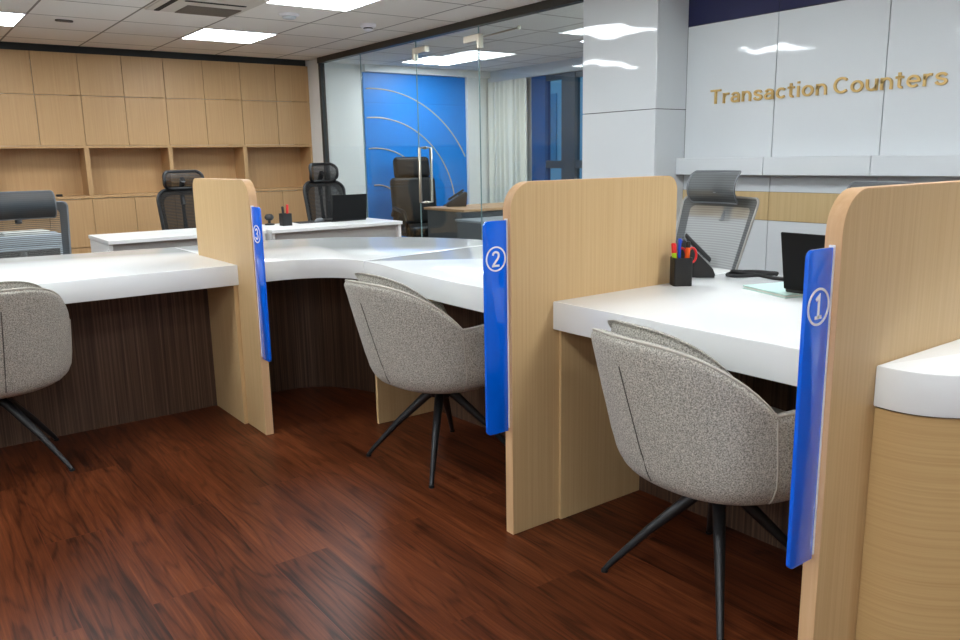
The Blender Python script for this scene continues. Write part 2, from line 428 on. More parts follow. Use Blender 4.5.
# window wall along Y
struct(MB().box(6.15, 7.22, 0, 6.25, 8.1, ZC).box(6.15, 3.6, 0, 6.25, 7.22, .30).box(6.15, 3.6, 2.11, 6.25, 7.22, ZC).box(6.1, 3.6, 2.11, 6.16, 8.02, ZC+.03).build('wall_window_side', WALLG, smooth=False))
struct(MB().box(XW, 3.55, 0, 6.3, 3.6, ZC+.05).build('wall_office_front', WALLW, smooth=False))
w = sroot('window_1')
MB().box(6.14, 6.98, .30, 6.22, 7.217, 2.11).build('window_jamb', FRAMEB, w, smooth=False)
MB().box(6.14, 6.50, .30, 6.22, 6.71, 2.11).box(6.14, 5.6, .30, 6.22, 5.75, 2.11).box(6.14, 4.7, .3, 6.22, 4.85, 2.11).box(6.14, 3.6, .3, 6.22, 3.9, 2.11).build('mullion', FRAMEK, w, smooth=False)
MB().box(6.15, 3.6, 1.09, 6.215, 6.98, 1.175).box(6.15, 3.6, .30, 6.215, 6.98, .36).box(6.15, 3.6, 2.05, 6.215, 6.98, 2.11).build('rail', FRAMEK, w, smooth=False)
for y0, y1 in ((6.71, 6.98), (5.75, 6.5), (4.85, 5.6), (3.9, 4.7)):
    MB().box(6.18, y0, .36, 6.186, y1, 2.05).build('pane', WGLASS, w, smooth=False)
# curtain with folds
def curt(u, v, s):
    y = 7.24+u*.72; fold = .028*math.sin(u*2*PI*7.5)+.008*math.sin(u*2*PI*17+1)
    return (6.075+fold+s*.004, y, .02+v*2.085)
tag(MB().sheet(curt, 120, 8, .004).build('curtain', CURT), 'cream pleated curtain drawn beside the office window', 'curtain')
# facade across the street
FWIN = plain('facade_window', (96, 126, 150), .3)
fc = thing('neighbouring_building', (11.5, 14.0, -8), 'grey blue building seen outside through the office window', 'building')
MB().box(0, -14, 0, .5, 8, 14.0).build('facade', SKYB, fc, smooth=False)
for i in range(7):
    for k in range(5): MB().box(-.03, -12.5+i*2.8, 1.2+k*2.6, .02, -11+i*2.8, 2.7+k*2.6).build('window', FWIN, fc, smooth=False)

# ------------------------------------------------------------------ ceiling fixtures
def led(x, y, label, grp):
    t = thing('ceiling_light', (x, y, ZC), label, 'ceiling light', group=grp)
    MB().box(-.3, -.3, -.006, -.29, .3, 0).box(.29, -.3, -.006, .3, .3, 0).box(-.29, -.3, -.006, .29, -.29, 0).box(-.29, .29, -.006, .29, .3, 0).build('frame', SIGNW, t, smooth=False)
    MB().box(-.288, -.288, -.004, .288, .288, -.0005).build('diffuser', LEDM, t, smooth=False)
vis = {(2.473, 6.73): 'square white ceiling light above the middle of the oak cupboards',
       (.67, 6.73): 'square white ceiling light at the left edge, above the oak cupboards',
       (2.473, 4.93): 'large square white ceiling light at the top, beside the round detector'}
for x in (2.473, .67, -1.13, -2.93):
    for y in (6.73, 4.93, 2.53, .73, -1.07):
        if x < 0 and y > 4: continue
        if y == 2.53 and x < 2: x, y = x-.6, 3.13
        led(x, y, vis.get((x, y), 'square white ceiling light over the hall, out of the picture'), None if (x, y) in vis else 'ceiling lights out of view')
led(4.94, 7.30, 'square white ceiling light inside the glass office, in front of the blue wall', None)
for x, y in ((5.54, 5.2), (4.94, 4.3), (5.54, 4.3)):  # extra panels added out of sight to brighten the office
    led(x, y, 'added square white light brightening the glass office, hidden behind the pillar', 'added office lights behind the pillar')

ac = thing('air_conditioner', (1.873, 5.43, ZC), 'white ceiling air conditioner with brown grille and dark slots', 'air conditioner')
MB().box(-.29, -.62, -.012, .30, .40, 0, .006, 1).build('panel', plain('ac_white', (206, 203, 194), .5), ac)
b = MB(); b.prism(roundrect(.036, .80, .017), 'z', -.0145, -.011, M=Matrix.Translation((-.22, -.02, 0))); b.prism(roundrect(.40, .036, .017), 'z', -.0145, -.011, M=Matrix.Translation((.04, -.05, 0)))
b.build('air_slot', RUBBER, ac, smooth=False)
b = MB().box(-.10, .09, -.014, .26, .38, -.011)
for i in range(14): b.box(-.10, .095+i*.0205, -.018, .26, .104+i*.0205, -.0135)
b.build('grille', GRILLE, ac, smooth=False)
t = thing('smoke_detector', (2.488, 5.551, ZC), 'flat round white detector on the ceiling beside the big light', 'smoke detector')
MB().lathe([(0, 0), (.072, 0), (.07, -.012), (.052, -.018), (0, -.018)], 32).build('base', SIGNW, t)
MB().lathe([(.05, -.0185), (.044, -.030), (.025, -.037), (0, -.038)], 32).build('dome', LGREYP, t)
t = thing('smoke_detector', (3.169, 5.644, ZC), 'small domed white smoke detector with dark slots near the glass wall', 'smoke detector')
MB().lathe([(0, 0), (.06, 0), (.06, -.018), (.05, -.028), (0, -.028)], 24).build('base', SIGNW, t)
MB().lathe([(.036, -.0285), (.036, -.038), (0, -.038)], 24).build('slot_ring', BLACKP, t)
MB().lathe([(.04, -.0385), (.028, -.050), (0, -.053)], 24).build('cap', SIGNW, t)
t = MB().prism(roundrect(.12, .05, .024), 'z', -.012, 0, .003).build('ceiling_sensor', plain('sensor_grey', (96, 90, 84), .6))
tag(t, 'small grey oval sensor on the ceiling tile at the left', 'sensor', (1.228, 6.582, ZC), .1)

# ------------------------------------------------------------------ oak cupboards
def cupboard(x0, label):
    W = .7325; t = thing('storage_cupboard', (x0, 8.0, 0), label, 'cupboard', group='oak cupboard bays')
    D = .42
    MB().box(0, .02, 0, .018, D, 2.185).box(W-.018, .02, 0, W, D, 2.185).box(.018, .02, 1.368, W-.018, D, 1.388).box(.018, .02, 2.165, W-.018, D, 2.185).box(.018, .02, .04, W-.018, D, .06).box(.018, .27, 1.365-.42, W-.018, .285, 1.37).box(.018, .03, .06, W-.018, .05, .90).build('carcass', OAKC, t, smooth=False)
    MB().box(-.0, .0, .921, W, .28, .945).build('niche_shelf', OAKC, t, smooth=False)
    MB().box(0, -.0, .946, .0195, .018, 1.366).build('niche_upright', OAKC, t, smooth=False)
    MB().box(W-.0195, 0, .946, W, .018, 1.366).build('niche_upright', OAKC, t, smooth=False)
    for i in range(2):
        xa = i*W/2+.0022; xb = (i+1)*W/2-.0022
        MB().box(xa, 0, 1.390, xb, .018, 1.822).build('door', OAKC, t, smooth=False)
        MB().box(xa, 0, 1.826, xb, .018, 2.184).build('door', OAKC, t, smooth=False)
        MB().box(xa, 0, .482, xb, .018, .915).build('door', OAKC, t, smooth=False)
        MB().box(xa, 0, .08, xb, .018, .476).build('door', OAKC, t, smooth=False)
    MB().box(0, .001, 1.3685, W, .018, 1.3875).build('niche_head', OAKC, t, smooth=False)
    MB().box(.0, .05, 0, W, .07, .075).build('plinth', BLACKT, t, smooth=False)
    return t
labs = {3: 'oak cupboard bay farthest right, ending at the white wall return',
        2: 'second oak cupboard bay from the right, its niche beside the numbered 3 divider',
        1: 'oak cupboard bay directly behind the left black mesh chair',
        0: 'oak cupboard bay at the left edge of the picture, black socket on its shelf',
        -1: 'oak cupboard bay just outside the left edge of the picture', -2: 'oak cupboard bay second outside the left edge'}
for k in (3, 2, 1, 0, -1, -2): cupboard(1.557+(k-1)*.733, labs[k])
t = MB().box(-.025, -.02, 0, .025, .02, .02, .003, 1).build('socket_box', BLACKP); tag(t, 'small black socket box on the cupboard shelf at left', 'socket', (1.30, 8.06, .945))

# ------------------------------------------------------------------ counters
CT, CB = .76, .6664
def counter(name, label, pts, modesty=None, supports=(), cat='counter'):
    x0, y0 = pts[0]
    t = thing(name, (x0, y0, 0), label, cat, group='white topped counters')
    loc = [(x-x0, y-y0) for x, y in pts]
    MB().prism(loc, 'z', CB, CT, .004, 2).build('worktop', WHITE, t, ang=30)
    if modesty:
        b = MB()
        for P in modesty:
            inner = [(x-x0, y-y0) for x, y in P]; outer = []
            for i in range(len(inner)):
                a = Vector(inner[max(i-1, 0)]); c_ = Vector(inner[min(i+1, len(inner)-1)]); d_ = (c_-a).normalized()
                outer.append((inner[i][0]-d_.y*.018, inner[i][1]+d_.x*.018))
            b.prism(inner+outer[::-1], 'z', 0, CB)
        b.build('modesty_panel', DARKV, t, ang=30)
    for (xa, ya, xb, yb) in supports:
        MB().box(xa-x0, ya-y0, 0, xb-x0, yb-y0, CB-.0005, .001, 1).build('side_support', OAK, t, smooth=False)
    return t
P1Y, P2Y, P3X, PT = .8351, 1.8932, 1.2665, .036
# left section
counter('service_counter', 'white counter on the far left behind the cropped tweed chair',
        [(P3X-.0005, 3.5544), (P3X-.0005, 4.108), (P3X+.016, 4.108), (P3X+.016, 4.575), (.45, 4.69), (-1.6, 4.97), (-1.6, 3.5544)][::-1],
        [[(P3X-.001, 3.9556), (-1.6, 3.9556)][::-1]], [(P3X-.0195, 3.5707, P3X-.001, 3.954)])
# corner section
fr = catmull([(P3X+PT+.001, 3.556), (1.40, 3.560), (1.50, 3.553), (1.58, 3.531), (1.655, 3.49), (1.712, 3.43), (1.745, 3.35), (1.757, 3.268)], 5)
outc = catmull([(2.757, 3.435), (2.72, 3.66), (2.62, 3.93), (2.47, 4.16), (2.30, 4.33), (2.10, 4.46), (1.85, 4.55), (1.6, 4.577), (P3X+.018, 4.575)], 4)
mod_c = catmull([(P3X+PT+.001, 3.9556), (1.5, 3.985), (1.71, 3.973), (1.83, 3.91), (1.92, 3.79), (1.977, 3.649), (2.03, 3.42), (2.050, 3.185)], 5)
counter('service_counter', 'curved white corner counter between dividers 2 and 3',
        fr+outc+[(P3X+.018, 4.108), (P3X+PT+.001, 4.108)], [mod_c])
fr2 = catmull([(1.757, 3.266), (1.752, 3.10), (1.733, 2.95), (1.714, 2.8), (1.703, 2.6), (1.6985, 2.4), (1.6977, P2Y+PT+.001)], 5)
counter('service_counter', 'white counter in front of the middle tweed chair, left of divider 2',
        fr2+[(2.294, P2Y+PT+.001), (2.294, P2Y+PT/2), (2.70, P2Y+PT/2), (2.72, 2.6), (2.757, 3.433)],
        [[(2.07, 3.158), (2.10, 2.7), (2.117, P2Y+PT+.001)]], [(1.742, 3.162, 2.068, 3.18), (1.7227, P2Y+PT+.0005, 2.112, P2Y+PT+.018)])
counter('service_counter', 'white counter between dividers 1 and 2 holding the laptop and phone',
        [(1.6977, P2Y-.001), (1.6977, P1Y+PT+.001), (2.29, P1Y+PT+.001), (2.29, P1Y+PT/2+.001), (2.70, P1Y+PT/2+.001), (2.70, P2Y+PT/2-.002), (2.294, P2Y+PT/2-.002), (2.294, P2Y-.001)],
        [[(2.117, P2Y-.001), (2.117, P1Y+PT+.001)]], [(1.7227, P2Y-.0125, 2.115, P2Y-.0008), (1.7227, P1Y+PT+.0008, 2.115, P1Y+PT+.0125)])
c0 = catmull([(1.6899, P1Y-.001), (1.688, .783), (1.701, .733), (1.736, .684), (1.80, .632), (1.90, .592), (2.05, .568), (2.3, .56), (2.70, .56)], 6)
tt = counter('service_counter', 'rounded end counter with oak base at the right edge, beside divider 1', c0+[(2.70, P1Y-.001)])
bb = [(1.697, P1Y-.001), (1.696, .785), (1.709, .737), (1.743, .690), (1.805, .639), (1.903, .60), (2.05, .576), (2.3, .568), (2.69, .568)]
bb = catmull(bb, 6)+[(2.69, P1Y-.001)]
MB().prism([(x-1.6899, y-P1Y+.001) for x, y in bb], 'z', 0, CB-.004).build('base', OAKH, tt, ang=30)
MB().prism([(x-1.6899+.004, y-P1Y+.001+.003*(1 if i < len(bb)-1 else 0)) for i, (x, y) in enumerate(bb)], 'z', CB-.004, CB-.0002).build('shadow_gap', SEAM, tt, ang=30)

# dividers + number flags
def divider(axis, x, y, L, label, t=PT, H=1.1425, r=.085, r2=.05):
    # built in local frame: runs along +u from the free front end at u=0
    root = thing('divider_panel', (x, y, 0), label, 'divider', group='oak dividers')
    pts = [(0, 0)]
    for i in range(9):
        a = PI-i*PI/2/8; pts.append((r+r*math.cos(a), H-r+r*math.sin(a)))
    for i in range(9):
        a = PI/2-i*PI/2/8; pts.append((L-r2+r2*math.cos(a), H-r2+r2*math.sin(a)))
    pts += [(L, 0)]
    b = MB(); b.prism(pts, 'y' if axis == 'x' else 'x', 0, t, .0012, 1)
    o = b.build('panel', OAK, root, ang=30)
    # edge band strip around the rim
    b = MB(); n = len(pts); g = .0012
    t2 = bmesh.new(); ring = []
    off = []
    for i in range(n):
        p = Vector(pts[i]); a = Vector(pts[max(i-1, 0)]); c_ = Vector(pts[min(i+1, n-1)]); dd = (c_-a).normalized(); nn = Vector((-dd.y, dd.x))
        off.append((p+nn*g, p-nn*.0005))
    for i in range(n):
        po, pi_ = off[i]
        def co(q, h): return (q.x, h, q.y) if axis == 'x' else (h, q.x, q.y)
        ring.append([t2.verts.new(co(po, .0002)), t2.verts.new(co(po, t-.0002)), t2.verts.new(co(pi_, t-.0002)), t2.verts.new(co(pi_, .0002))])
    for A, B in zip(ring, ring[1:]):
        for j in range(4): t2.faces.new((A[j], A[(j+1) % 4], B[(j+1) % 4], B[j]))
    t2.faces.new(ring[0]); t2.faces.new(ring[-1][::-1])
    bmesh.ops.recalc_face_normals(t2, faces=t2.faces)
    b._add(t2); b.build('edge_band', OAKE, root, ang=30)
    return root
divider('x', 1.5139, P1Y, .777, 'oak divider with rounded corner at right carrying the number 1 flag')
divider('x', 1.5259, P2Y, .765, 'oak divider with rounded corners in the middle carrying the number 2 flag')
divider('y', P3X, 3.3547, .750, 'oak divider at left carrying the number 3 flag')

def arc(cx, cy, rx, ry, a0, a1, n=18):
    return [(cx+rx*math.cos(math.radians(a0+(a1-a0)*i/n)), cy+ry*math.sin(math.radians(a0+(a1-a0)*i/n))) for i in range(n+1)]
GL = {  # centre lines of each character, capital height 1, with its width
 'T': ([[(.02, .93), (.80, .93)], [(.41, .93), (.41, 0)]], .82),
 'r': ([[(.08, .71), (.08, 0)], [(.08, .40)]+arc(.36, .38, .27, .27, 170, 70, 8)], .46),
 'a': ([arc(.33, .43, .25, .22, 160, 0, 12)+[(.58, .0)], [(.58, .40), (.33, .385)]+arc(.27, .225, .195, .165, 80, 270, 12)+[(.36, .065), (.48, .11), (.58, .20)]], .66),
 'n': ([[(.08, .71), (.08, 0)], [(.08, .38)]+arc(.34, .38, .255, .27, 165, 0, 12)+[(.595, 0)]], .68),
 's': ([catmull([(.55, .52), (.46, .62), (.31, .65), (.15, .60), (.10, .50), (.18, .40), (.33, .355), (.50, .30), (.56, .20), (.48, .09), (.31, .055), (.15, .10), (.07, .20)], 4)], .62),
 'c': ([arc(.35, .355, .28, .295, 42, 318, 24)], .62),
 't': ([[(.20, .93), (.20, .22)]+arc(.35, .20, .15, .145, 180, 280, 8), [(.0, .65), (.42, .65)]], .46),
 'i': ([[(.08, .71), (.08, 0)], [(.08, .86), (.08, 1.0)]], .17),
 'o': ([arc(.36, .355, .29, .295, 0, 360, 32)], .72),
 'C': ([arc(.47, .5, .40, .435, 42, 318, 30)], .88),
 'u': ([[(.08, .71), (.08, .33)]+arc(.335, .33, .255, .27, 180, 345, 12)+[(.595, .33)], [(.595, .71), (.595, 0)]], .68),
 'e': ([[(.075, .36), (.625, .36)]+arc(.35, .355, .28, .295, 2, 315, 26)], .70),
 '1': ([[(.10, .80), (.32, .95), (.32, 0)], [(.08, .04), (.56, .04)]], .60),
 '2': ([catmull([(.06, .74), (.12, .88), (.30, .95), (.48, .88), (.54, .72), (.46, .52), (.24, .28), (.06, .06)], 5)+[(.06, .05), (.58, .05)]], .62),
 '3': ([catmull([(.06, .80), (.16, .92), (.31, .95), (.47, .89), (.53, .75), (.46, .59), (.26, .53)], 5), catmull([(.26, .53), (.48, .47), (.57, .30), (.49, .11), (.31, .05), (.14, .08), (.05, .22)], 5)], .62),
}
def ribbon(mb, pts, hw, d0, d1, M):
    t2 = bmesh.new(); k = len(pts); rows = []
    P = [Vector(p) for p in pts]; clean = [P[0]]
    for p in P[1:]:
        if (p-clean[-1]).length > 1e-4: clean.append(p)
    P = clean; k = len(P)
    closed = (P[0]-P[-1]).length < 1e-3
    if closed: P = P[:-1]; k -= 1
    for i in range(k):
        a = P[i-1] if (i or closed) else P[0]; c_ = P[(i+1) % k] if (i < k-1 or closed) else P[i]
        d1_ = (P[i]-a); d2_ = (c_-P[i])
        if d1_.length < 1e-9: d1_ = d2_
        if d2_.length < 1e-9: d2_ = d1_
        d1_.normalize(); d2_.normalize(); n1 = Vector((-d1_.y, d1_.x)); n2 = Vector((-d2_.y, d2_.x)); nn = n1+n2
        nn = nn*(1/max(.35, nn.length_squared/2)) if nn.length > 1e-6 else n1
        L_, R_ = P[i]+nn*hw, P[i]-nn*hw
        rows.append([t2.verts.new((L_.x, L_.y, d0)), t2.verts.new((R_.x, R_.y, d0)), t2.verts.new((R_.x, R_.y, d1)), t2.verts.new((L_.x, L_.y, d1))])
    for i in range(k if closed else k-1):
        A, B = rows[i], rows[(i+1) % k]
        for j in range(4): t2.faces.new((A[j], A[(j+1) % 4], B[(j+1) % 4], B[j]))
    if not closed: t2.faces.new(rows[0][::-1]); t2.faces.new(rows[-1])
    bmesh.ops.recalc_face_normals(t2, faces=t2.faces); mb._add(t2, M)
def flag(num, x, y, ax, label):
    # plate in plane of the divider, sticking out from its front end. local: u outwards(-), z up
    t = thing('number_sign', (x, y, .357), label, 'sign', group='blue number flags')
    w, h, th = .086, .673, .009
    # local X' = reading direction. plate from u=-w (outer) to 0 (at divider)
    if ax == 'x': M = Matrix.Identity(4); outer = -1
    else: M = Matrix.Rotation(-PI/2, 4, 'Z'); outer = 1
    pts = roundrect(w, h, .016, 6, (1, 0, 0, 1) if outer < 0 else (0, 1, 1, 0))
    pts = [(px+outer*(w/2+.004), pz+h/2) for px, pz in pts]
    MB().prism(pts, 'y', -th/2, th/2, .0015, 2, M).build('plate', SIGNB, t, ang=30)
    s0, s1 = (-.0045, 0) if outer < 0 else (0, .0045)
    MB().box(s0, -th/2-.0018, .01, s1, th/2+.0018, h+.004, .0006, 1, M).build('mounting_strip', SIGNW, t, smooth=False)
    cxl = outer*(w/2+.004); czl = h-.115; R = .0385
    # ring
    ringp = []
    b = MB(); t2 = bmesh.new(); n = 48; V = []
    for i in range(n):
        a = 2*PI*i/n
        V.append([t2.verts.new((cxl+rr*math.cos(a), yy, czl+rr*math.sin(a))) for rr, yy in ((R, -th/2), (R, -th/2-.0015), (R-.0048, -th/2-.0015), (R-.0048, -th/2))])
    for i in range(n):
        A, B = V[i], V[(i+1) % n]
        for j in range(3): t2.faces.new((A[j], A[j+1], B[j+1], B[j]))
    bmesh.ops.recalc_face_normals(t2, faces=t2.faces); b._add(t2, M); b.build('ring', SIGNW, t)
    gs = .047
    K = M @ Matrix.Translation((cxl, -th/2-.0001, czl)) @ Matrix.Rotation(PI/2, 4, 'X') @ Matrix.Diagonal((gs, gs, 1, 1)) @ Matrix.Translation((-.31, -.5, 0))
    m = MB()
    for st in GL[num][0]: ribbon(m, st, .068, 0, .0014, K)
    m.build('numeral', SIGNW, t, smooth=False)
flag('1', 1.5139-.0016, P1Y+PT/2, 'x', 'blue acrylic flag sign with a white circled number 1')
flag('2', 1.5259-.0016, P2Y+PT/2, 'x', 'blue acrylic flag sign with a white circled number 2')
flag('3', P3X+PT/2-.007, 3.3547-.0016, 'y', 'narrow looking blue acrylic flag sign with a white circled number 3')

# ------------------------------------------------------------------ wall lettering
def lettering():
    t = thing('wall_lettering', (XW, 3.091, 1.505), 'brass raised wall letters reading Transaction Counters on the white gloss wall', 'lettering')
    cap = .0805; R = Matrix.Rotation(-PI/2, 4, 'Z') @ Matrix.Rotation(PI/2, 4, 'X')
    for word, y0, width in (('Transaction', 0, .732), ('Counters', .769, .554)):
        tot = sum(GL[c_][1] for c_ in word); kx = 1.12; gap = (width/cap-tot*kx)/(len(word)-1); x = 0
        for c_ in word:
            m = MB()
            K = Matrix.Translation((-.001, -y0-x*cap, .005*(y0+x*cap))) @ R @ Matrix.Diagonal((cap*kx, cap, 1, 1))
            for st in GL[c_][0]: ribbon(m, st, .070, 0, .011, K)
            m.build('letter', GOLD, t, smooth=False)
            x += GL[c_][1]*kx+gap
lettering()

# ------------------------------------------------------------------ tweed swivel chairs
def sell(phi, a1, a0, b, n=2.25):
    c_, s_ = math.cos(phi), math.sin(phi); a = a1 if c_ > 0 else a0
    return (abs(c_/a)**n+abs(s_/b)**n)**(-1/n)
def sm(x): x = max(0, min(1, x)); return x*x*(3-2*x)
AF, AB, BW = .285, .295, .305
def rim(psi):
    d = math.degrees(abs(psi))
    h = .780-.180*min(1, d/70)**3.0
    h += .006*sm((d-70)/30)
    h -= .15*sm((d-128)/16)
    return h
def shell_pt(psi, z, inset=0.0):
    phi = PI-psi
    prof = [(.320, .0), (.328, .45), (.336, .69), (.352, .825), (.376, .90), (.41, .95), (.46, .970), (.60, .985), (.85, 1.0)]
    s_ = 1.0
    for (za, sa), (zb, sb) in zip(prof, prof[1:]):
        if za <= z <= zb: s_ = sa+(sb-sa)*(z-za)/(zb-za); break
    if z <= .320: s_ = 0
    r = sell(phi, AF, AB, BW)*s_-inset
    x = r*math.cos(phi); y = r*math.sin(phi)
    back = max(0, math.cos(psi)); lean = max(0, z-.42)*.30*back
    return (x-lean+.01, y, z)
def tweed_chair(name, loc, rz, legrot, label):
    t = thing(name, loc, label, 'chair', rz, 'tweed visitor chairs')
    NU = 96
    low = [.320, .322, .329, .337, .345, .357, .37, .39, .41]
    b = bmesh.new(); cols = []
    for i in range(NU):
        psi = -PI+2*PI*i/NU; h = rim(psi); col = []
        zs = low+[.41+(h-.02-.41)*k/12 for k in range(1, 13)]
        zb = min(.43, h-.03)
        rows = [(z, 0) for z in zs]+[(h-.013, .003), (h-.005, .010), (h-.001, .018), (h, .026), (h-.001, .034), (h-.005, .042), (h-.013, .049)]
        rows += [(h-.02+(zb-(h-.02))*k/8, .052) for k in range(1, 9)]
        for z, ins in rows: col.append(shell_pt(psi, z, ins) if z > .3205 else None)
        cols.append(col)
    cen = b.verts.new((.01, 0, .320)); V = []
    for col in cols: V.append([b.verts.new(p) if p else None for p in col])
    nr = len(cols[0])
    for i in range(NU):
        q = (i+1) % NU
        b.faces.new((cen, V[q][1], V[i][1]))
        for j in range(1, nr-1): b.faces.new((V[i][j], V[q][j], V[q][j+1], V[i][j+1]))
    cen2 = b.verts.new((.01, 0, .42))
    for i in range(NU): b.faces.new((cen2, V[i][nr-1], V[(i+1) % NU][nr-1]))
    bmesh.ops.recalc_face_normals(b, faces=b.faces)
    m = MB(); m._add(b); sh = m.build('shell', TWEED, t, ang=180)
    # seat cushion
    def seat(u, v):
        phi = u*2*PI; k = math.sin(v*PI/2); rr = sell(phi, AF, AB*.86, BW)*.845
        prof = [(.0, .495), (.5, .495), (.8, .492), (.93, .482), (.985, .465), (1.0, .445), (.985, .42), (.9, .405), (0, .405)]
        f = v*(len(prof)-1); i = min(int(f), len(prof)-2); w_ = f-i
        pr = prof[i][0]+(prof[i+1][0]-prof[i][0])*w_; z = prof[i][1]+(prof[i+1][1]-prof[i][1])*w_
        return (rr*pr*math.cos(phi)+.015, rr*pr*math.sin(phi), z)
    MB().grid(seat, 64, 25, wrapu=True).build('seat_cushion', TWEED, t, ang=180)
    # back cushion that rises a little over the rim
    def bc(u, v, s):
        psi = (u*2-1)*math.radians(64); e = abs(u*2-1); f = abs(v*2-1)
        top = rim(psi)+.026*(1-e*e)-.03*e**6; z = .47+(top-.47)*v
        bul = max(0, (1-e**4)*(1-f**5))**.5
        return shell_pt(psi, z, .053+(.055*bul if s else 0)+(.018*max(0, (v-.85)/.15)**2 if not s else 0))
    MB().sheet(bc, 41, 25, 0).build('back_cushion', TWEED, t, ang=180)
    # piping and stitches
    pts = [tuple(Vector(shell_pt(math.radians(d_), rim(math.radians(d_))-.0010, .012))) for d_ in range(-126, 127, 4)]
    MB().tube(pts, .0035, 8).build('piping', PIPING, t)
    for s_ in (-1, 1):
        ps = math.radians(69)*s_; h = rim(ps)
        MB().tube([shell_pt(ps, h-.012-(h-.012-.36)*k/24, -.0012) for k in range(25)], .0022, 6).build('side_seam', PIPING, t)
    MB().tube([shell_pt(0, .70-(.70-.37)*k/24, .0002) for k in range(25)], .0020, 6).build('back_seam', STITCH, t)
    MB().lathe([(0, .326), (.10, .326), (.10, .318), (.05, .312), (.045, .27), (0, .262)], 32).build('swivel_hub', BLACKM, t)
    for k in range(4):
        a = math.radians(45+90*k+legrot); dx, dy = math.cos(a), math.sin(a)
        pts = [(dx*r_, dy*r_, z_) for r_, z_ in ((.02, .292), (.06, .268), (.19, .145), (.296, .030), (.313, .008))]
        lg = MB().tube(pts, [.019, .019, .0135, .0095, .0085], 12).build('leg', BLACKM, t)
        MB().lathe([(0, .0), (.0105, .0), (.0105, .008), (0, .010)], 12, Matrix.Translation((dx*.314, dy*.314, 0))).build('foot_glide', RUBBER, lg)
    return t
tweed_chair('tweed_chair', (1.737, 2.62, 0), math.radians(5), -2, 'grey tweed swivel chair in the middle, tucked under the curved counter')
tweed_chair('tweed_chair', (1.79, 1.30, 0), math.radians(-7), 2, 'nearest grey tweed swivel chair, between dividers 1 and 2')
tweed_chair('tweed_chair', (.268, 3.685, 0), math.radians(95), -7, 'grey tweed swivel chair cropped by the left edge')

